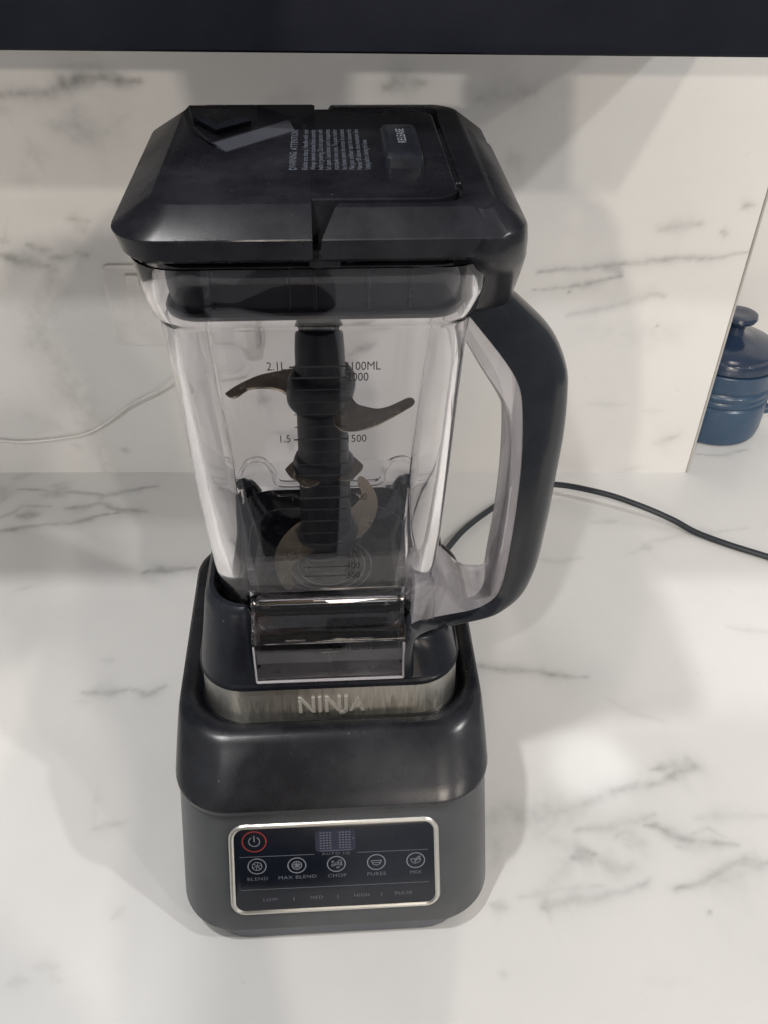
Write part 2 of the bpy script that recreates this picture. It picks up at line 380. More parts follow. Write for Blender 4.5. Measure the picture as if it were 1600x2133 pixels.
# recess beyond the end of the wall
gg = G(); box(gg, XE-.05, 1.2, 1.046, 1.10, -.004, .60, .001); r_ = gg.obj('recess_wall', M_MARB); tag(r_, 'plain grey wall at the back of the recess behind the blue pot', 'wall')

# --- wall cabinet
cab = empty('wall_cabinet', 'dark navy wall cabinet hanging across the top of the backsplash', 'cabinet', False); cab.location = (0, .62, .49)
def cabpart(name, x0, x1, y0, y1, z0, z1, m, b=.001):
    gg = G(); box(gg, x0, x1, y0-.62, y1-.62, z0-.49, z1-.49, b); return gg.obj(name, m, cab)
CX = .296
cabpart('carcass', -1.2, CX, .477, YW-.001, .4915, 1.15, M_NAVY)
cabpart('door', -.602, CX-.001, .457, .476, .49, 1.15, M_NAVY, .0012)
cabpart('door', -1.2, -.605, .457, .476, .49, 1.15, M_NAVY, .0012)

# --- socket and white cable on the wall
sk = empty('wall_socket', 'white double wall socket plate half hidden behind the clear jug', 'socket', False)
sk.location = (-.173, YW, .20)
gg = G()
def rrY(x0, x1, z0, z1, r, y, n=8): return [Vector((p.x, y, p.y)) for p in rr(x0, x1, z0, z1, r, 0, n)]
loft(gg, [rrY(-.073, .073, -.042, .042, .008, -.0005), rrY(-.073, .073, -.042, .042, .008, -.0014), rrY(-.071, .071, -.040, .040, .006, -.0024)])
gg.obj('face_plate', M_WHITE, sk)
for sx in (-.045, .045):
    gg = G(); loft(gg, [rrY(sx-.007, sx+.007, .022, .034, .002, -.0036), rrY(sx-.006, sx+.006, .023, .033, .002, -.0060)]); gg.obj('switch', M_WHITE, sk)
pgd = empty('plug', 'white mains plug pushed into the socket behind the clear jug', 'plug', False); pgd.location = (-.128, YW-.004, .186)
gg = G(); loft(gg, [rrY(-.024, .024, -.022, .022, .006, -.0005), rrY(-.022, .022, -.021, .021, .008, -.018), rrY(-.012, .012, -.012, .012, .008, -.026)]); gg.obj('plug_body', M_WHITE, pgd)
gg = G()
cp = [hy(x, y, YW-o) for x, y, o in [(-160,890,.004),(0,917,.0035),(60,920,.0035),(120,914,.0035),(180,903,.0035),(230,875,.005),(270,845,.006),(330,812,.009),(372,785,.012)]]
cp += [Vector((-.165, YW-.018, .132)), Vector((-.14, YW-.024, .150)), Vector((-.128, YW-.022, .166))]
tube(gg, smooth_path(cp), .0013, 8)
tag(gg.obj('charging_cable', M_WHITE), 'thin white cable drooping along the backsplash left of the blender', 'cable')

# --- black mains cord of the blender
gg = G()
cpts = [(-.02, .545, .030), (.02, .575, .012)]
cp = [O+EX*.02+EY*.084+Vector((0, 0, .03))]
cp += [hz(905,1172,.012), hz(930,1145,.010), hz(965,1105,.007), hz(1015,1066,.006), hz(1080,1026,.010), hz(1150,1009,.016), hz(1250,1026,.017), hz(1330,1052,.013), hz(1400,1082,.007), hz(1450,1109,.0035), hz(1520,1135,.0032), hz(1600,1160,.0032), hz(1720,1200,.0032)]
tube(gg, smooth_path(cp, 8), .0031, 12)
tag(gg.obj('power_cord', M_CABLE), 'black mains cord looping across the counter right of the blender', 'cord')

# --- blue stoneware pot
pot = empty('stoneware_pot', 'glossy blue ridged pot with a knobbed lid behind the wall end', 'pot', False)
PX, PY = .412, .878; pot.location = (PX, PY, 0)
gg = G(); lathe(gg, [(.050, .0), (.054, .003), (.0558, .012), (.056, .040), (.0555, .047), (.0535, .049), (.0540, .0505), (.0552, .053), (.0552, .056), (.0540, .058), (.0550, .060), (.0552, .064), (.0535, .0665), (.0530, .068), (.0545, .070), (.0552, .073), (.0553, .088), (.0560, .0895), (.0555, .091), (.050, .091)], 72); gg.obj('pot_body', M_BLUE, pot)
gg = G(); lathe(gg, [(.053, .0912), (.0545, .093), (.0545, .102), (.0530, .1045), (.0490, .1058), (.0480, .1085), (.0440, .1105), (.0250, .1155), (.0130, .1180), (.0105, .120)], 72)
lidp = gg.obj('pot_lid', M_BLUED, pot)
gg = G(); lathe(gg, [(.0100, .118), (.0092, .124), (.0098, .129), (.0135, .133), (.0185, .136), (.0200, .139), (.0190, .1425), (.0150, .1440), (.0080, .1432), (.002, .1428)], 40); gg.obj('knob', M_BLUED, lidp)
gg = G(); tube(gg, smooth_path([(.050, -.004, .062), (.068, -.006, .060), (.076, -.006, .045), (.070, -.006, .026), (.052, -.004, .020)], 6), .006, 12); gg.obj('pot_handle', M_BLUE, pot)

# ================================================================== BLENDER BASE
base = empty('motor_unit', 'black and grey blender motor base with touch panel and steel band', 'blender base')
YR = .082
def PL(u, v, d=0.0):
    """point of the sloping front panel plane: u across, v up the slope, d proud of it"""
    ay, az, by, bz = -.173, .012, -.137, .100; Ln = math.hypot(by-ay, bz-az); dy, dz = (by-ay)/Ln, (bz-az)/Ln
    return Vector((u, ay+dy*v-dz*d, az+dz*v+dy*d))
gg = G()
loft(gg, [rr(-.086, .086, -.166, YR-.006, .030, 0), rr(-.089, .089, -.1695, YR-.004, .032, .002), rr(-.0935, .0935, -.1705, YR-.004, .033, .0135)])
gg.obj('foot_plinth', M_FOOT, base)
gg = G()
def yf(z): return -.173+(z-.012)*(.036/.088)
lo = [rr(-.0965, .0965, yf(.0130)+.005, YR-.003, .034, .0130, 12), rr(-.1005, .1005, yf(.0135)+.0015, YR, .036, .0138, 12)]
for z in (.0165, .03, .05, .07, .09, .0985): lo.append(rr(-.1020+.003*(z-.012)/.088, .1020-.003*(z-.012)/.088, yf(z), YR, .036, z, 12))
lo.append(rr(-.0975, .0975, yf(.0985)+.002, YR-.002, .034, .0995, 12))
loft(gg, lo); gg.obj('lower_housing', M_GREY, base)
# black upper housing
gg = G()
def up_loop(z, hx, y0, yr, r): return rr(-hx, hx, y0, yr, r, z, 12)
U_ = [(.0985, .0978, -.1370, .081, .035), (.0990, .0998, -.1398, .0822, .036), (.0998, .1003, -.1406, .0825, .0365), (.1032, .1004, -.1406, .0826, .0365),
      (.1045, .1003, -.1395, .0825, .0365), (.1100, .1001, -.1320, .0825, .0365), (.1160, .0998, -.1238, .0823, .036), (.1220, .0994, -.1158, .0820, .036), (.1265, .0990, -.1092, .0817, .036),
      (.1290, .0984, -.1050, .0812, .0355), (.1303, .0968, -.1008, .080, .035), (.1304, .0940, -.0968, .080, .033), (.1294, .0912, -.0938, .0795, .032),
      (.1262, .0884, -.0912, .079, .031), (.1225, .0866, -.0895, .0785, .031), (.1205, .0850, -.0880, .078, .030), (.1205, .0800, -.0800, .077, .028)]
loft(gg, [up_loop(*u) for u in U_]); gg.obj('upper_housing', M_BLKTOP, base)
# steel band
gg = G()
loft(gg, [rr(-.0838, .0838, -.0868, .0785, .030, .1195, 12), rr(-.0838, .0838, -.0868, .0785, .030, .1215, 12), rr(-.0828, .0828, -.0852, .0785, .030, .1500, 12), rr(-.080, .080, -.082, .077, .029, .1503, 12)])
band = gg.obj('steel_band', M_STEEL, base)
# raised lettering on the band
gg = G()
def BT(u, v, d): return Vector((u, -.0868+(.0016*(v+.0150)/.0300)-d, .1358+v))
def solid_poly(pts):
    n = len(pts); vs = [BT(*p, .0009) for p in pts]+[BT(*p, -.0006) for p in pts]
    fs = [tuple(range(n))]+[(i, (i+1) % n, n+(i+1) % n, n+i) for i in range(n)]
    gg.add(vs, fs)
h = .0070; t = .0021
def rect_(x0, x1, y0, y1): solid_poly([(x0, y0), (x1, y0), (x1, y1), (x0, y1)])
def letterN(x, wd):
    rect_(x, x+t, -h, h*.55); solid_poly([(x, h), (x+t*.9, h), (x+wd, -h), (x+wd-t*1.0, -h)]); rect_(x+wd-t, x+wd, -h*.6, h)
letterN(-.0208, .0105); rect_(-.0083, -.0083+t, -h, h); letterN(-.0040, .0102)
rect_(.0083, .0083+t, -h*1.0, h); solid_poly([(.0048, -h*1.30), (.0083, -h*1.30), (.0104, -h), (.0083, -h*.8), (.0072, -h*1.0), (.0048, -h*1.0)])
solid_poly([(.0112, -h), (.0133, -h), (.0168, h*.55), (.0168, h)]); solid_poly([(.0168, h), (.0168, h*.55), (.0190, -h), (.0212, -h)]); solid_poly([(.0150, -h*.45), (.0195, -h*.45), (.0190, -h*.15), (.0155, -h*.15)])
gg.obj('lettering', M_LOGO, band, smooth=0)
# black lip and collar pillars
gg = G()
loft(gg, [rr(-.0826, .0826, -.0850, .0785, .030, .1500, 12), rr(-.0838, .0838, -.0862, .0790, .030, .1512, 12), rr(-.0838, .0838, -.0862, .0790, .030, .1545, 12), rr(-.0825, .0825, -.085, .078, .029, .1560, 12)])
gg.obj('collar_lip', M_BLK, base)
def collar(gap0, gap1, front, z0, z1, lean, name, side=None, zf=None):
    """wall following the rounded square from the front gap round to the rear gap on one side (side=-1 left, 1 right)"""
    def outline(z, inset):
        k = (z-z0)/(z1-z0); hx = .0822-lean*.6*k-inset; y0 = -.0845+lean*k*1.15+inset; y1 = .0780-lean*.6*k-inset
        P = rr(-hx, hx, y0, y1, .025-inset*.5, z, 14)
        R = [p for p in P if p.x > 0]
        fr = [p for p in R if p.y < 0]; re = [p for p in R if p.y >= 0]
        Q = [Vector((gap0, y0, z)), Vector((gap0+.0015, y0, z)), Vector((gap0+.003, y0, z))] + [Vector((max(p.x, gap0+.0034), p.y, z)) for p in fr] + [Vector((max(p.x, gap1+.0058), p.y, z)) for p in re] + [Vector((gap1+.0052, y1, z)), Vector((gap1+.0032, y1, z)), Vector((gap1+.0015, y1, z)), Vector((gap1, y1, z))]
        nq = len(Q)
        for i, p in enumerate(Q):
            dd = (.0085, .0030, .0008)[i] if i < 3 else (.012, .0055, .0022, .0006)[nq-1-i] if nq-1-i < 4 else 0
            top = z1 + ((zf-z1)*(1 if p.y < .04 else max(0, min(1, (p.x-.056)/.010))) if zf else 0); top -= (.013*max(0, min(1, (p.y+.072)/.030)) if zf and p.y < .04 else .013*max(0, min(1, (p.x-.056)/.010)) if zf else 0); top = min(top, z1-.011*max(0, min(1, (p.y-.02)/.04)))
            p.z = z0+(top-dd-z0)*(z-z0)/(z1-z0)
        return [Vector((p.x*side, p.y, p.z)) for p in Q]
    zs = [z0, z0+.6*(z1-z0), z1-.006, z1-.002, z1]
    ins = [0, 0, 0, .0006, .0022]
    rings_o = [outline(z, i) for z, i in zip(zs, ins)]
    rings_i = [outline(z, .0065-(i*.8)) for z, i in zip(zs, ins)]
    loops = rings_o + rings_i[::-1]
    g2 = G(); n = len(loops[0]); vs = [p for lp in loops for p in lp]; fs = []
    K = len(loops)
    for k in range(K):
        k2 = (k+1) % K
        for i in range(n-1): fs.append((k*n+i, k*n+i+1, k2*n+i+1, k2*n+i))
    fs.append(tuple(k*n for k in range(K))); fs.append(tuple(k*n+n-1 for k in range(K))[::-1])
    g2.add(vs, fs); return g2.obj(name, M_BLK, base)
collar(.0465, .050, True, .1555, .2080, .012, 'collar_wall', -1)
collar(.0465, .050, True, .1555, .2080, .012, 'collar_wall', 1, .1800)
M_SEAT = plastic('seat_plastic', (.12, .115, .125), .30, dust=1.0, bump=.5, bscale=900)
gg = G(); box(gg, -.0775, .0775, -.0775, .0735, .1550, .1568, .0004, .024); gg.obj('jug_seat', M_SEAT, base)
gg = G(); lathe(gg, [(.050, .1569), (.050, .1600), (.047, .1615), (.034, .1615), (.033, .1590), (.020, .1590), (.019, .1680), (.015, .1690), (.004, .1690)], 56, 0, 0); gg.obj('drive_coupling', M_RUB, base)

# touch panel
def rrP(u0, u1, v0, v1, r, d, n=8): return [PL(p.x, p.y, d) for p in rr(u0, u1, v0, v1, r, 0, n)]
gg = G()
# frame tapers: narrower at the top; use quadrilateral scaling
def frame_loop(e, d, r=.0085, n=10):
    P = rr(-.0665-e, .0655+e, .0180-e, .0832+e, r+e, 0, n); out = []
    for p in P:
        k = (p.y-.018)/.065; s = 1-.030*k; out.append(PL(p.x*s, p.y, d))
    return out
loops = [frame_loop(.0016, -.0008), frame_loop(.0015, .0006), frame_loop(.0007, .0015), frame_loop(-.0006, .0016), frame_loop(-.0017, .0009), frame_loop(-.0018, -.0008)]
loft(gg, loops, True, False, False)
panel = gg.obj('control_panel', M_PANEL, base); panel.data.materials[0] = M_TRIM; panel.name = 'panel_trim'
gg = G(); loft(gg, [frame_loop(-.0016, -.0006), frame_loop(-.0016, .00055), frame_loop(-.0024, .0007)]); tp = gg.obj('touch_panel', M_PANEL, base)
gg = G(); T = lambda u, v: PL(u, v, .00078)
for a, b in (((-.0600, .0610), (-.0135, .0607)), ((.0138, .0606), (.0585, .0603)), ((-.0608, .0360), (.0592, .0354))): stroke(gg, [a, b], .00042, T)
for u in (-.0274, .0006, .0288): stroke(gg, [(u, .0262), (u, .0286)], .0005, T)
gg.obj('divider_line', M_PRINT, tp, 0)
gg = G()
for s, u, v in (('BLEND', -.0497, .0441), ('MAX BLEND', -.0246, .0440), ('CHOP', .0006, .0437), ('PUREE', .0258, .0435), ('MIX', .0508, .0433)): text(gg, s, .0035, u, v, T, 1.2, 1.08)
for s, u in (('LOW', -.0424), ('MED', -.0130), ('HIGH', .0160), ('PULSE', .0430)): text(gg, s, .0033, u, .0276, T, 1.2, 1.1)
text(gg, 'AUTO IQ', .0026, .0002, .0606, T, 1.4, 1.25)
gg.obj('panel_lettering', M_PRINT, tp, 0)
# power button
gg = G(); ring_flat(gg, -.0504, .0722, .0070, .0078, T, 40); pr = gg.obj('power_button', M_RED, tp, 0)
gg = G()
arc = [(-.0504+.0034*math.sin(a), .0722+.0034*math.cos(a)) for a in [math.radians(35+290*i/20) for i in range(21)]]
stroke(gg, arc, .0007, T); stroke(gg, [(-.0504, .0722), (-.0504, .0763)], .0007, T); gg.obj('power_symbol', M_PRINTL, pr, 0)
# programme buttons
def button(u, v, kind):
    g1 = G(); ring_flat(g1, u, v, .0053, .0060, T, 36); b_ = g1.obj('program_button', M_PRINTL, tp, 0)
    g2 = G()
    if kind in (0, 1):
        ring_flat(g2, u, v, .0028, .0033, T, 24)
        for k in range(3+kind*2):
            a = math.pi*k/(3+kind*2)+.3; stroke(g2, [(u-.0028*math.cos(a), v-.0028*math.sin(a)), (u+.0028*math.cos(a), v+.0028*math.sin(a))], .0004, T)
    elif kind == 2:
        for dx, dy, sz in ((-.0022, .0018, .0007), (-.0020, -.0008, .0010), (.0003, .0000, .0010), (.0010, -.0026, .0008), (.0022, .0016, .0013), (.0030, -.0006, .0008)):
            stroke(g2, [(u+dx-sz, v+dy-sz*.7), (u+dx+sz, v+dy-sz*.5), (u+dx+sz*.6, v+dy+sz), (u+dx-sz*.7, v+dy+sz*.7), (u+dx-sz, v+dy-sz*.7)], .0004, T)
    else:
        bowl = [(u-.0034, v+.0012)]+[(u-.0030*math.cos(a), v+.0008-.0030*math.sin(a)) for a in [math.pi*i/10 for i in range(11)]]+[(u+.0034, v+.0012), (u-.0034, v+.0012)]
        stroke(g2, bowl, .0005, T)
        if kind == 4: stroke(g2, [(u-.0005, v-.0014), (u+.0030, v+.0030), (u+.0016, v+.0030), (u-.0008, v-.0004)], .0005, T)
        else: stroke(g2, [(u-.0026, v-.0004), (u+.0026, v-.0004)], .0004, T)
    g2.obj('button_symbol', M_PRINTL, b_, 0)
for k, (u, v) in enumerate(((-.0496, .0537), (-.0246, .0530), (.0003, .0526), (.0257, .0525), (.0508, .0524))): button(u, v, k)
# little digit window
m_, nt_, b_ = mat('digit_window'); b_.inputs['Base Color'].default_value = (.032, .035, .060, 1); b_.inputs['Roughness'].default_value = .25
gg = G(); loft(gg, [rrP(-.0124, .0128, .0622, .0782, .003, .0006), rrP(-.0124, .0128, .0622, .0782, .003, .00085)]); dw = gg.obj('digit_window', m_, tp)
gg = G(); T2 = lambda u, v: PL(u, v, .00095)
for du in (-.0060, .0060):
    for i in range(4):
        for j in range(7):
            uu = du-.0030+i*.0020; vv = .0650+j*.0019; stroke(gg, [(uu-.0004, vv), (uu+.0004, vv)], .0008, T2)
stroke(gg, [(-.0095, .0631), (.0100, .0631)], .0005, T2); stroke(gg, [(.0112, .0715), (.0118, .0715)], .0008, T2)
gg.obj('digit_dots', M_PRINT, dw, 0)

# ================================================================== JUG
M_GRAIN = plastic('grained_black', (.018, .018, .020), .38, .12, dust=1.0, bump=.6, bscale=900)
gg = G(); lathe(gg, [(.030, .1575), (.0560, .1580), (.0570, .1600), (.0500, .1655), (.0460, .1680), (.0300, .1688)], 64); PLATE = gg
jug = empty('blender_jug', 'clear plastic blender jug with litre scale and black handle', 'jug')
def jl(hx, y0, y1, r, z, push=None):
    """jug loop with extra points on the front edge so the front foot block can stand proud"""
    P = rr(-hx, hx, y0, y1, r, z, 10)
    fy = y0 if push is None else push
    xs = [(-.0462, y0), (-.0458, fy), (-.02, fy), (.02, fy), (.0458, fy), (.0462, y0)]
    ins = [Vector((x, y, z)) for x, y in xs]
    # P starts at right end of the front edge and ends at the left end: append the front edge left->right
    return P + ins
def jsq(h_, z, r=.020, push=None, dy=0): return jl(h_, -h_*.985+dy, h_*.985+dy, r, z, push)
gg = G()
outer = [jsq(.0820, .4270, .024), jsq(.0800, .4200), jsq(.0785, .4080), jsq(.0768, .3985), jsq(.0752, .3960), jsq(.0742, .3930), jsq(.0730, .3700), jsq(.0720, .3450), jsq(.0703, .2950), jsq(.0685, .2500), jsq(.0668, .2200, .021),
         jsq(.0662, .2140, .022), jsq(.0672, .2090, .023), jsq(.0678, .2000, .024, -.0770), jsq(.0685, .1930, .024, -.0835), jsq(.0688, .1905, .024, -.0842), jsq(.0690, .1850, .024, -.0843), jsq(.0695, .1600, .024, -.0846), jsq(.0690, .1575, .024, -.0842)]
inner_sk = [jsq(.0660, .1575, .022, -.0790), jsq(.0650, .1800, .022, -.0770), jsq(.0600, .1900, .022, -.0600), jsq(.0520, .1720, .022), jsq(.0300, .1712, .018)]
loft(gg, outer+inner_sk, True, False, True)
nO = len(gg.v)
inner = [jsq(.0805, .4270, .023), jsq(.0772, .4200, .019), jsq(.0756, .4080, .018), jsq(.0738, .3985, .018), jsq(.0720, .3960, .017), jsq(.0710, .3930, .018), jsq(.0699, .3700, .0195), jsq(.0689, .3450, .0205), jsq(.0672, .2950, .0215), jsq(.0654, .2500, .0225), jsq(.0636, .2200, .0235),
         jsq(.0620, .2080, .0240), jsq(.0590, .1960, .0240), jsq(.0545, .1860, .0240), jsq(.0490, .1790, .024), jsq(.0430, .1762, .024), jsq(.0300, .1752, .02)]
loft(gg, inner, True, False, True)
n = len(outer[0])
for i in range(n): j = (i+1) % n; gg.f.append((i, nO+i, nO+j, j))
jb = gg.obj('jug_body', M_CLEAR, jug, 28)
PLATE.obj('coupling_plate', M_GRAIN, jug)
def tiltz(lp):
    out = []
    for p in lp:
        k = max(0, min(1, (p.y+.052)/.03)); s_ = (.0588+(.0612-.0588)*k)/.0640
        out.append(Vector((p.x*s_, p.y*s_, p.z+.0060*k)))
    return out
gg = G(); loft(gg, [jsq(.0010, .1737, .0005), jsq(.0435, .1740, .022), jsq(.0505, .1768, .024), jsq(.0560, .1850, .024), jsq(.0585, .1900, .024), tiltz(jsq(.0640, .1905, .024)), tiltz(jsq(.0637, .1907, .024)), jsq(.0583, .1904, .024), jsq(.0557, .1853, .024), jsq(.0502, .1773, .024), jsq(.0432, .1746, .022), jsq(.0010, .1743, .0005)], True, False, False)
gg.obj('bowl_shroud', M_BLK, jug, 30)
M_GLINT = clear('edge_glint_white', 0, rough=.25); _nt = M_GLINT.node_tree; _o = _nt.nodes['Material Output']; _src = _o.inputs[0].links[0].from_socket  # whitish colour stands in for light piped along the foot's edges
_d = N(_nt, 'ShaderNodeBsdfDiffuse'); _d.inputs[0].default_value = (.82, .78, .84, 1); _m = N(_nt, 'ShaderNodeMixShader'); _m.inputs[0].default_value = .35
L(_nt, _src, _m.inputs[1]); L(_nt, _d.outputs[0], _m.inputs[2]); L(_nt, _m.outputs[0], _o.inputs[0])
for pts_, r_ in (([(-.0452, -.0850, .190), (-.0454, -.0852, .1585)], .0006), ([(-.0454, -.0852, .1583), (.0454, -.0852, .1583)], .0009), ([(.0454, -.0852, .1585), (.0452, -.0850, .190)], .0009)):
    gg = G(); tube(gg, [Vector(p) for p in pts_], r_, 8); gg.obj('foot_edge_glint', M_GLINT, jug)
M_RING = clear('moulded_edge', 0, rough=.1); _nt = M_RING.node_tree; _o = _nt.nodes['Material Output']; _src = _o.inputs[0].links[0].from_socket
_d = N(_nt, 'ShaderNodeBsdfDiffuse'); _d.inputs[0].default_value = (.55, .54, .58, 1); _m = N(_nt, 'ShaderNodeMixShader'); _m.inputs[0].default_value = .22
L(_nt, _src, _m.inputs[1]); L(_nt, _d.outputs[0], _m.inputs[2]); L(_nt, _m.outputs[0], _o.inputs[0])
# moulded rings on the jug floor
gg = G()
for R0, z in ((.0200, .1768), (.0250, .1768), (.0295, .1768)):
    tr = [Vector((R0*math.cos(a), R0*math.sin(a), z)) for a in [2*math.pi*i/48 for i in range(49)]]
    gg = G(); tube(gg, tr, .0006, 8, False); gg.obj('floor_ring', M_RING, jug)
gg = G(); lp_ = rr(-.0535, .0535, -.0525, .0525, .024, .1848, 12); tube(gg, lp_+[lp_[0]], .00045, 8, False); gg.obj('bowl_rim', M_RING, jug)
for a_, b_2 in (((-.0262, .1895), (-.0140, .1895)), ((.0125, .1895), (.0265, .1895)), ((-.0060, .1800), (.0085, .1800)), ((.0002, .1785), (.0006, .1705))):
    gg = G(); tube(gg, [Vector((a_[0], -.0790, a_[1])), Vector((b_2[0], -.0790, b_2[1]))], .0005, 6); gg.obj('moulded_mark', M_RING, jug)
gg = G(); lathe(gg, [(.0155, .1735), (.0155, .1790), (.012, .1830), (.006, .1850), (.002, .1850)], 40); gg.obj('pivot_boss', M_RUB, jug)
# gauge print on the front wall
def FT(u, v):
    # v is the height z ; the front wall leans with height
    hs = np.interp(v, [.2200, .2500, .2950, .3450, .3700, .3930], [.0668, .0685, .0703, .0720, .0730, .0742]); return Vector((u, -hs*.985-.00018, v))
def front_z(px, py):
    z = .3
    for _ in range(8): y = FT(0, z).y; p = ly(px, py, y); z = p.z
    return p.x, z
gg = G()
for py, wd in ((764, .0009), (787, .0010), (812, .0005), (838, .0005), (863, .0005), (889, .0005), (915, .0010), (941, .0005), (967, .0005), (990, .0005), (1013, .0005), (1037, .0010), (1061, .0005), (1085, .0005), (1110, .0005), (1134, .0005), (1157, .0010), (1181, .0005), (1200, .0005)):
    cxp = 661+(py-764)*.033; x, z = front_z(cxp, py); hw = .0134 if wd > .0006 else .0128
    gg = G(); stroke(gg, [(-hw, z), (hw, z)], wd, FT); gg.obj('gauge_line', M_MARK, jug, 0)
for s, px, py in (('2.1L', 575, 764), ('2', 591, 787), ('1.5', 593, 915), ('1', 610, 1038), ('0.5', 609, 1157), ('2100ML', 755, 763), ('2000', 745, 786), ('1500', 742, 914), ('1000', 744, 1036), ('500', 737, 1156), ('400', 736, 1179), ('300', 736, 1199)):
    x, z = front_z(px, py); gg = G(); text(gg, s, .0068, x, z, FT, .80, 1.0); gg.obj('gauge_number', M_MARK, jug, 0)
# handle: clear inner frame and black outer shell
WH = .0175
YFR = [-WH]*10+[-.0180, -.0240, -.0440, -.0680, -.0820, -.0855, -.0858]
def hp(px, py, y=-WH): p = ly(px, py, y); return Vector((p.x, p.z, y))
seam = [hp(*p, y) for p, y in zip([(925,596),(962,640),(1005,692),(1052,752),(1080,800),(1089,850),(1088,950),(1078,1050),(1064,1140),(1048,1215),(1030,1248),(992,1270),(930,1284),(872,1296),(852,1312),(842,1345),(840,1412)], YFR)]
inner_ = [hp(*p, y) for p, y in zip([(928,640),(955,668),(985,712),(1018,762),(1036,805),(1042,850),(1038,950),(1026,1050),(1012,1125),(1003,1172),(985,1185),(950,1192),(915,1186),(880,1195),(856,1225),(838,1300),(834,1412)], [WH*.4]*2+[WH*.8]+[WH]*7+[WH*.7, 0, -.035, -.060, -.078, -.0855, -.0858])]
outer_ = [hp(*p, y) for p, y in zip([(985,600),(1060,624),(1120,672),(1166,722),(1192,785),(1195,840),(1186,930),(1168,1020),(1150,1110),(1125,1205),(1092,1256),(1035,1290),(965,1308),(900,1322),(872,1338),(864,1360),(863,1414)], YFR)]
def resamp(P, sub=5): return smooth_path(P, sub)
S_, I_, U2 = resamp(seam), resamp(inner_), resamp(outer_)
gg = G(); loops = []
for ii, (a, b) in enumerate(zip(S_, U2)):
    yf_ = a.z; yc = (yf_+WH)/2; hw = (WH-yf_)/2; nseg = 16; pts = []
    kk = max(0, min(1, (-.018-yf_)/.020), min(1, (ii/(len(S_)-1)*16-9.3)/1.6)); yb = WH*(1-kk)+(yf_+.012)*kk; yc = (yf_+yb)/2; hw = (yb-yf_)/2
    a2 = Vector((a.x, a.y)); b2 = Vector((b.x, b.y))
    for k in range(nseg+1):
        th = math.pi*k/nseg; q = (math.sin(th))**.85; f = .20+.80*q if 0 < k < nseg else .20
        c = a2+(b2-a2)*f; yy = yc-hw*math.copysign(abs(math.cos(th))**.9, math.cos(th)); pts.append(Vector((c.x, yy, c.y)))
    loops.append([Vector((a2.x, yc+hw, a2.y)), Vector((a2.x, yc-hw, a2.y))]+pts)
loft(gg, loops); gg.obj('handle_shell', M_HAND, jug, 50)
gg = G(); loops = []
for a, b in zip(I_[:-12], S_[:-12]):
    yf_ = b.z; a = Vector((a.x, a.y)); b = Vector((b.x, b.y)); b = b + (a-b)*.02
    d = (b-a); y0 = yf_+.0008; kk = max(0, min(1, (-.018-yf_)/.035)); y1 = (WH-.0008)*(1-kk)+(yf_+.028)*kk
    loops.append([Vector((a.x, y0+.004, a.y)), Vector((a.x+d.x*.12, y0+.0008, a.y+d.y*.12)), Vector((a.x+d.x*.25, y0, a.y+d.y*.25)), Vector((b.x, y0, b.y)), Vector((b.x, y1, b.y)), Vector((a.x+d.x*.25, y1, a.y+d.y*.25)), Vector((a.x+d.x*.12, y1-.0008, a.y+d.y*.12)), Vector((a.x, y1-.004, a.y))])
loft(gg, loops); gg.obj('handle_frame', M_CLEARH, jug, 40)
# moulded rim at the back of the jug foot
gg = G()
path = [ly(x, y, .0715) for x, y in ((497,1030),(497,985),(506,962),(530,953),(553,959),(569,982),(582,1007),(640,1008),(700,1008),(790,1004),(803,978),(818,957),(845,950),(866,958),(874,985),(874,1028))]
tube(gg, smooth_path(path, 5), .0021, 10); gg.obj('foot_rim', M_CLEAR, jug)

# ================================================================== LID
lid = empty('jug_lid', 'black square lid with release button and warning print on the jug', 'lid')
def half(side, x0, hx, y0, y1, r, z, n=10):
    """open half outline from the front cut line round one side to the rear cut line"""
    P = rr(-hx, hx, y0, y1, r, z, n); R = [p for p in P if p.x > 0]
    fr = sorted([p for p in R if p.y < (y0+y1)/2], key=lambda p: (round(p.y, 7), p.x)); re = sorted([p for p in R if p.y >= (y0+y1)/2], key=lambda p: (round(p.y, 7), -p.x))
    Q = [Vector((x0, y0, z))]+fr+re+[Vector((x0, y1, z))]
    return [Vector((p.x*side, p.y, p.z)) for p in Q]
# left half: solid
gg = G()
LH = [(.0820, -.0780, .0800, .018, .4290), (.0840, -.0812, .0822, .020, .4315), (.0850, -.0824, .0832, .021, .4360), (.0868, -.0836, .0845, .022, .4408), (.0866, -.0834, .0843, .022, .4414), (.0692, -.0712, .0760, .014, .4517), (.0684, -.0704, .0752, .0135, .4520)]
loft(gg, [half(-1, .0, *a) for a in LH], True, True, True); gg.obj('lid_body', M_LID, lid, 22)
# centre plate on the right (flush with the left half) with rounded outer corners
gg = G()
def plate(e, z): return half(1, -.0001, .0640-e, -.0665+e, .0665-e, .012, z)
loft(gg, [plate(0, .430), plate(0, .4515), plate(.0008, .4520)]); gg.obj('centre_plate', M_LID, lid, 22)
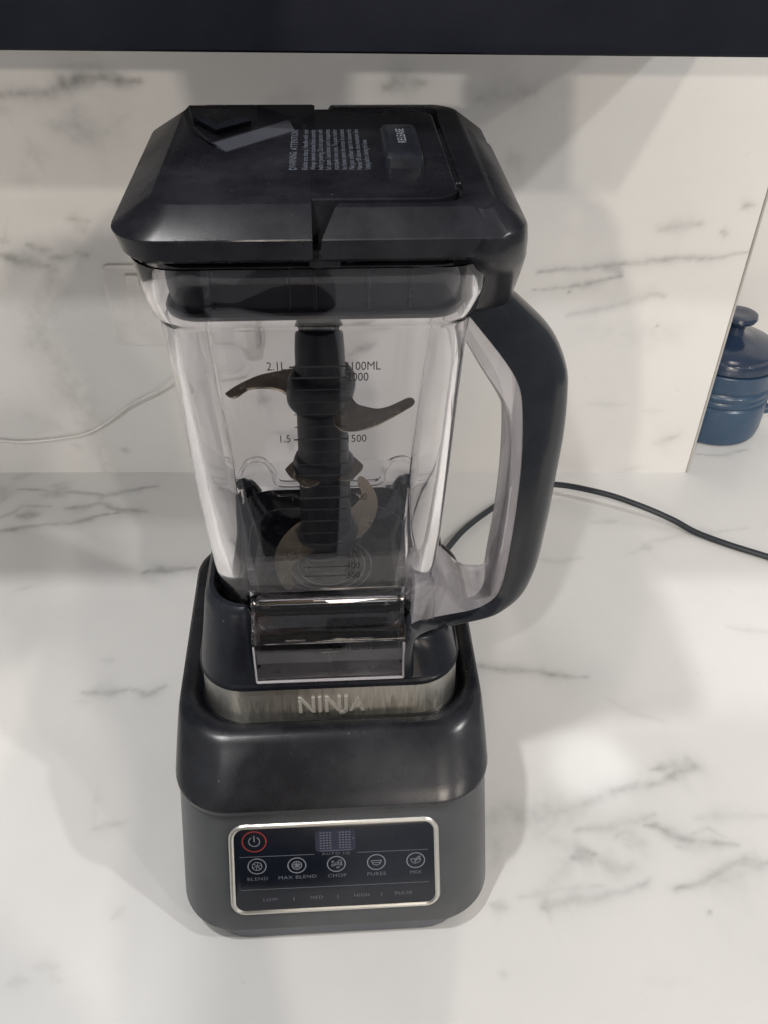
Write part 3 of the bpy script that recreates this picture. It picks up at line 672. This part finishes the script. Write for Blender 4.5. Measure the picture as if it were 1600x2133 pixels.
# flap round the right side with the handle catch
gg = G()
RH = [(.0840, -.0780, .0800, .020, .4290), (.0860, -.0812, .0822, .021, .4315), (.0895, -.0824, .0832, .021, .4360), (.0930, -.0836, .0845, .021, .4408), (.0928, -.0834, .0843, .021, .4414), (.0790, -.0735, .0770, .014, .4510), (.0770, -.0718, .0755, .013, .4516), (.0680, -.0700, .0705, .013, .4516), (.0668, -.0690, .0695, .012, .4506), (.0666, -.0688, .0693, .012, .4300)]
def flap_loop(a, k):
    x0 = .0035 if a[4] < .439 else .0042
    if k >= 5: x0 = .0100+.0012*(k-5)
    return half(1, x0, *a)
fl = [flap_loop(a, k) for k, a in enumerate(RH)]
n = len(fl[0]); vs = [p for lp in fl for p in lp]; fs = []
K = len(fl)
for k in range(K):
    k2 = (k+1) % K
    for i in range(n-1): fs.append((k*n+i, k*n+i+1, k2*n+i+1, k2*n+i))
fs.append(tuple(k*n for k in range(K))); fs.append(tuple(k*n+n-1 for k in range(K))[::-1])
gg.add(vs, fs); flap = gg.obj('lid_flap', M_LID, lid, 22)
# catch over the top of the handle
gg = G()
loft(gg, [rr(.0600, .0985, -.0300, .0330, .012, .3810, 8), rr(.0590, .1005, -.0350, .0365, .014, .3840, 8), rr(.0585, .1003, -.0450, .0400, .016, .3950, 8), rr(.0575, .0985, -.0660, .0460, .018, .4150, 8), rr(.0570, .0972, -.0770, .0480, .020, .4240, 8), rr(.0560, .0955, -.0832, .0500, .021, .4340, 8), rr(.0560, .0945, -.0838, .0510, .021, .4405, 8), rr(.0600, .0935, -.0820, .0510, .020, .4420, 8), rr(.0650, .0820, -.0740, .0420, .012, .4500, 8)])
gg.obj('handle_catch', M_LID, lid, 40)
gg = G(); box(gg, -.0020, .0120, -.0765, .0780, .4240, .4330, .001); gg.obj('seam_core', M_RUB, lid)
# insert reaching down into the jug and its seal
gg = G()
loft(gg, [rr(-.0655, .0655, -.0645, .0645, .016, .4010, 8), rr(-.0690, .0690, -.0680, .0680, .018, .4020, 8), rr(-.0705, .0705, -.0695, .0695, .018, .4080, 8), rr(-.0725, .0725, -.0715, .0715, .018, .4240, 8)])
ins = gg.obj('lid_insert', M_RUB, lid)
for rx in (-.046, -.012, .0, .024, .043):
    gg = G(); box(gg, rx-.0009, rx+.0009, -.0718, -.0690, .4040, .4220, .0004); gg.obj('rib', M_BLK, ins)
gg = G()
loft(gg, [rr(-.0690, .0690, -.0680, .0680, .017, .3972, 8), rr(-.0712, .0712, -.0701, .0701, .018, .3982, 8), rr(-.0716, .0716, -.0705, .0705, .018, .4000, 8), rr(-.0708, .0708, -.0697, .0697, .018, .4016, 8), rr(-.0690, .0690, -.0680, .0680, .017, .4020, 8)])
gg.obj('seal_ring', M_RUB, lid)
# pour spout cover
zT = .4538
def lzs(pts, z): return [Vector((q.x, q.y, z)) for q in (lz(x, y, z) for x, y in pts)]
top_ = lzs(((392, 219), (528, 219), (602, 248), (441, 297), (405, 266)), zT)
bot_ = lzs(((380, 236), (560, 228), (614, 268), (468, 312), (392, 270)), .4518)
gg = G(); loft(gg, [bot_, [Vector((a.x, a.y, a.z-.0006)) for a in top_], [Vector((a.x*.99+(-.04)*.01, a.y*.985+.05*.015, a.z)) for a in top_]]); cover = gg.obj('spout_cover', M_LID, lid, 12)
zB = .4580
gg = G(); loft(gg, [lzs(((402, 254), (450, 281), (523, 262), (520, 252), (452, 267), (409, 246)), .4530), lzs(((401, 243), (450, 270), (523, 251), (519, 241), (452, 257), (408, 236)), zB)]); gg.obj('cover_grip', M_BLK, cover, 20)
M_LITFACE = plastic('lit_face_grey', (.048, .050, .062), .30, .04, dust=.3)  # paler grey paints the light on the cover's slanted front face
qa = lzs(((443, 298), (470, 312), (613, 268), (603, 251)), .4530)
gg = G(); loft(gg, [[Vector((p.x, p.y, .4519)) for p in qa], [qa[0]+Vector((0, 0, .0004)), qa[1]+Vector((0, 0, -.0006)), qa[2]+Vector((0, 0, -.0006)), qa[3]+Vector((0, 0, .0004))]]); gg.obj('spout_lit_face', M_LITFACE, cover, 20)
# rear ledge right of the spout cover
gg = G(); q = [lz(x, y, .4560) for x, y in ((535, 219), (655, 219), (655, 233), (628, 250))]
loft(gg, [[Vector((p.x, p.y, .4515)) for p in q], [Vector((p.x, p.y, .4560)) for p in q]]); gg.obj('spout_guard', M_LID, lid, 20)
# release button
gg = G()
loft(gg, [rr(.0330, .0520, -.0290, .0180, .0035, .4515, 6), rr(.0334, .0516, -.0283, .0175, .004, .4562, 6), rr(.0346, .0504, -.0262, .0165, .004, .4582, 6), rr(.0360, .0490, -.0250, .0155, .003, .4586, 6)])
rb = gg.obj('release_button', M_BLK, lid, 30)
gg = G(); text(gg, 'RELEASE', .0058, .0430, -.0030, lambda u, v: Vector((u, v, .4588)), 1.0, 1.0, math.pi/2, bold=.0001); gg.obj('release_lettering', M_PRINTL, rb, 0)
# warning print
gg = G(); TL = lambda u, v: Vector((u, v, .45222))
text(gg, 'WARNING:', .0048, -.0086, -.0165, TL, 1.0, 1, math.pi/2, bold=.00015); text(gg, 'ATTENTION:', .0048, -.0084, .0135, TL, 1.15, 1, math.pi/2, bold=.00015)
stroke(gg, [(-.0105, -.0300), (-.0065, -.0300), (-.0085, -.0265), (-.0105, -.0300)], .0006, TL)
lines = ['Blades are sharp. Handle with care', 'Always remove stacked blade assembly', 'before pouring. Do not operate with', 'lid open. Les lames sont coupantes', 'manipuler avec soin. Toujours retirer', 'les lames avant de verser le contenu', 'Ne pas utiliser sans le couvercle', 'Never fill above the maximum line', 'Unplug before cleaning the lames']
for i, s in enumerate(lines):
    ln = .0600 if i < 8 else .0430
    v_, f_ = text_mesh(s, .0037, 0, 1, .00012); xm = max(p.x for p in v_)-min(p.x for p in v_)
    text(gg, s, .0037, -.0030+i*.0036, -.0005 if i < 8 else -.0090, TL, ln/xm, 1, math.pi/2, bold=.00012)
gg.obj('warning_lettering', M_PRINT, lid, 0)
# droplets
for px, py, z, r in ((955, 383, .4521, .0011), (657, 538, .4300, .0011)):
    p = lz(px, py, z); gg = G(); lathe(gg, [(r*.9, 0), (r, .0004), (r*.7, .0010), (r*.2, .0013)], 12); o = gg.obj('water_drop', M_WATER)
    o.location = O+EX*p.x+EY*p.y+Vector((0, 0, z))
    tag(o, 'tiny water drop beside the corner of the groove on the black lid' if px > 900 else 'tiny water drop at the foot of the notch in the lid front', 'water drop')

# ================================================================== BLADES
ba = empty('blade_assembly', 'black shaft with three tiers of curved steel blades inside the jug', 'blades')
gg = G()
def sq(r, z, k=.55): return rr(-r, r, -r, r, r*k, z, 6)
loft(gg, [circ(.0085, .4000, 32), circ(.0085, .3600, 32)]); gg.obj('shaft_neck', M_RUB, ba)
gg = G()
lathe(gg, [(.006, .1855), (.0150, .1855), (.0168, .190), (.0166, .215), (.0158, .260), (.0148, .310), (.0140, .345), (.0134, .3535), (.0118, .3585), (.0088, .3605)], 40)
gg.obj('shaft', M_RUB, ba)
def hub(z, rx, ry, hh, tilt, ang, name='blade_hub'):
    g2 = G(); prof = [(.80, -1), (.95, -.75), (1, -.3), (1, .3), (.95, .75), (.80, 1)]
    Mx = Matrix.Rotation(math.radians(ang), 4, 'Z') @ Matrix.Rotation(math.radians(tilt), 4, 'Y')
    lp = []
    for s, t in prof: lp.append([Mx @ Vector((rx*s*math.cos(a), ry*s*math.sin(a), hh*t))+Vector((0, 0, z)) for a in [2*math.pi*i/40 for i in range(40)]])
    loft(g2, lp); return g2.obj(name, M_RUB, ba, 50)
def blade(pts, z, s=3.478, ox=440, oy=740, th=.0011, zfun=None):
    P = [lz(x/s+ox, y/s+oy, z) for x, y in pts]; P = smooth_path([Vector((p.x, p.y, 0)) for p in P]+[Vector((lz(pts[0][0]/s+ox, pts[0][1]/s+oy, z).x, lz(pts[0][0]/s+ox, pts[0][1]/s+oy, z).y, 0))], 3)[:-1]
    c = sum(P, Vector())/len(P); g2 = G()
    loft(g2, [[Vector((c.x+(p.x-c.x)*.93, c.y+(p.y-c.y)*.93, z-th)) for p in P], [Vector((p.x, p.y, z)) for p in P], [Vector((p.x, p.y, z+th*.3)) for p in P]])
    return g2.obj('blade', M_BLADE, ba, 30)
ZT = .3175
blade([(100,270),(180,215),(300,155),(420,115),(520,95),(640,85),(700,180),(640,300),(560,275),(500,240),(420,225),(320,225),(250,240),(170,295),(130,297)], ZT)
blade([(1000,260),(1050,340),(1120,365),(1200,380),(1280,365),(1360,330),(1420,302),(1460,305),(1482,335),(1440,370),(1320,440),(1200,500),(1100,530),(1010,545),(930,530),(880,450),(950,380)], ZT)
hub(ZT+.0015, .0190, .0235, .0105, 12, -25)
ZB_ = .2080
blade([(655,1195),(600,1230),(530,1300),(480,1380),(460,1460),(470,1560),(510,1650),(550,1692),(597,1670),(580,1580),(610,1500),(700,1450),(760,1380),(700,1300),(640,1290),(610,1260)], ZB_)
blade([(1060,880),(1090,870),(1130,900),(1180,970),(1205,1060),(1190,1160),(1140,1250),(1080,1310),(1000,1330),(900,1300),(930,1200),(1000,1120),(1070,1040),(1085,970),(1060,910)], ZB_)
hub(ZB_-.003, .0215, .0190, .0085, -12, 20)
ZM = .2640
blade([(535,820),(590,765),(680,720),(800,780),(800,900),(690,950),(620,900),(570,870)], ZM)
blade([(1000,700),(1060,750),(1102,800),(1055,860),(1000,900),(900,880),(880,760)], ZM)
hub(ZM-.001, .0195, .0180, .0075, 10, 35)

# ================================================================== PHOTOGRAPHER (behind the lens: shades the counter and shows in the gloss)
def skin(name, nodes, edges, m, parent=None, sub=2):
    """nodes: name -> (x, y, z, radius)"""
    ks = list(nodes); me = bpy.data.meshes.new(name); me.from_pydata([nodes[k][:3] for k in ks], [(ks.index(a), ks.index(b)) for a, b in edges], [])
    o = bpy.data.objects.new(name, me); COL.objects.link(o)
    md = o.modifiers.new('s', 'SKIN'); o.modifiers.new('u', 'SUBSURF').levels = sub
    for k, sv in zip(ks, me.skin_vertices[0].data): r = nodes[k][3]; sv.radius = (r, r) if not isinstance(r, tuple) else r
    me.skin_vertices[0].data[0].use_root = True
    dg = bpy.context.evaluated_depsgraph_get(); m2 = bpy.data.meshes.new_from_object(o.evaluated_get(dg))
    bpy.data.objects.remove(o); m2.materials.clear(); m2.materials.append(m); m2.shade_smooth()
    o = bpy.data.objects.new(name, m2); COL.objects.link(o)
    if parent: o.parent = parent
    return o
M_JACK = plastic('olive_jacket', (.085, .072, .026), .9, bump=0, spec=.2)
M_SKIN = plastic('skin', (.42, .25, .18), .5, bump=0)
M_HAIR = plastic('hair', (.02, .014, .01), .6, bump=0)
M_TROU = plastic('trousers', (.02, .022, .03), .9, bump=0, spec=.2)
X0, Y0 = -.16, -.30
nd = {'pelvis': (X0, Y0, .06, .13), 'waist': (X0, Y0, .20, .12), 'chest': (X0, Y0+.01, .40, .14), 'neckb': (X0, Y0+.04, .575, .055), 'neck': (X0, Y0+.07, .64, .048), 'head': (X0, Y0+.13, .72, .075), 'crown': (X0, Y0+.13, .80, .078), 'top': (X0, Y0+.125, .86, .05)}
ed = [('pelvis', 'waist'), ('waist', 'chest'), ('chest', 'neckb'), ('neckb', 'neck'), ('neck', 'head'), ('head', 'crown'), ('crown', 'top')]
for s_, tx in ((-1, -.055), (1, .075)):
    q = 'l' if s_ < 0 else 'r'
    nd.update({q+'sh': (X0+s_*.17, Y0+.02, .52, .055), q+'el': (X0+s_*.24, Y0+.10, .28, .045), q+'wr': (tx+s_*.03, -.10, .43, .027), q+'pa': (tx+s_*.012, -.065, .485, .026), q+'hp': (X0+s_*.10, Y0, -.05, .085), q+'kn': (X0+s_*.11, Y0+.02, -.44, .06), q+'an': (X0+s_*.11, Y0-.01, -.82, .042), q+'to': (X0+s_*.12, Y0+.13, -.865, .035)})
    ed += [('chest', q+'sh'), (q+'sh', q+'el'), (q+'el', q+'wr'), (q+'wr', q+'pa'), ('pelvis', q+'hp'), (q+'hp', q+'kn'), (q+'kn', q+'an'), (q+'an', q+'to')]
    for i, (dz, ln) in enumerate(((.030, .9), (.012, 1.0), (-.006, .95), (-.022, .8))):
        a, b = q+'f%da' % i, q+'f%db' % i
        nd[a] = (tx+s_*.010, -.050+dz*.4, .500+dz, .0095); nd[b] = (tx-s_*.022*ln, -.030+dz*.6, .506+dz, .008); ed += [(q+'pa', a), (a, b)]
    nd[q+'th'] = (tx-s_*.012, -.082, .512, .0105); ed.append((q+'pa', q+'th'))
person = skin('person', nd, ed, M_SKIN)
tag(person, 'person in an olive jacket standing behind the camera holding up a phone', 'person')
jk = {k: (v[0], v[1], v[2], v[3]*1.18) for k, v in nd.items() if k in ('pelvis', 'waist', 'chest', 'neckb', 'lsh', 'rsh', 'lel', 'rel', 'lwr', 'rwr')}
skin('jacket', jk, [e for e in ed if e[0] in jk and e[1] in jk], M_JACK, person)
tr = {k: (v[0], v[1], v[2]-(.02 if k == 'pelvis' else 0), v[3]*1.15) for k, v in nd.items() if k in ('pelvis', 'lhp', 'rhp', 'lkn', 'rkn', 'lan', 'ran')}
skin('trousers', tr, [e for e in ed if e[0] in tr and e[1] in tr], M_TROU, person)
skin('hair', {'a': (X0, Y0+.085, .70, .06), 'b': (X0, Y0+.10, .79, .082), 'c': (X0, Y0+.13, .865, .062)}, [('a', 'b'), ('b', 'c')], M_HAIR, person)
gg = G(); box(gg, -.037, .037, -.130, .018, -.0125, -.0045, .002, .009)
ph = gg.obj('phone', M_BLK, None); ph.matrix_world = M.copy(); ph.matrix_world = Matrix.Translation(right*.022) @ M @ Matrix.Translation((0, 0, .012+.008))
tag(ph, 'dark smartphone held upright in both hands behind the lens', 'phone')
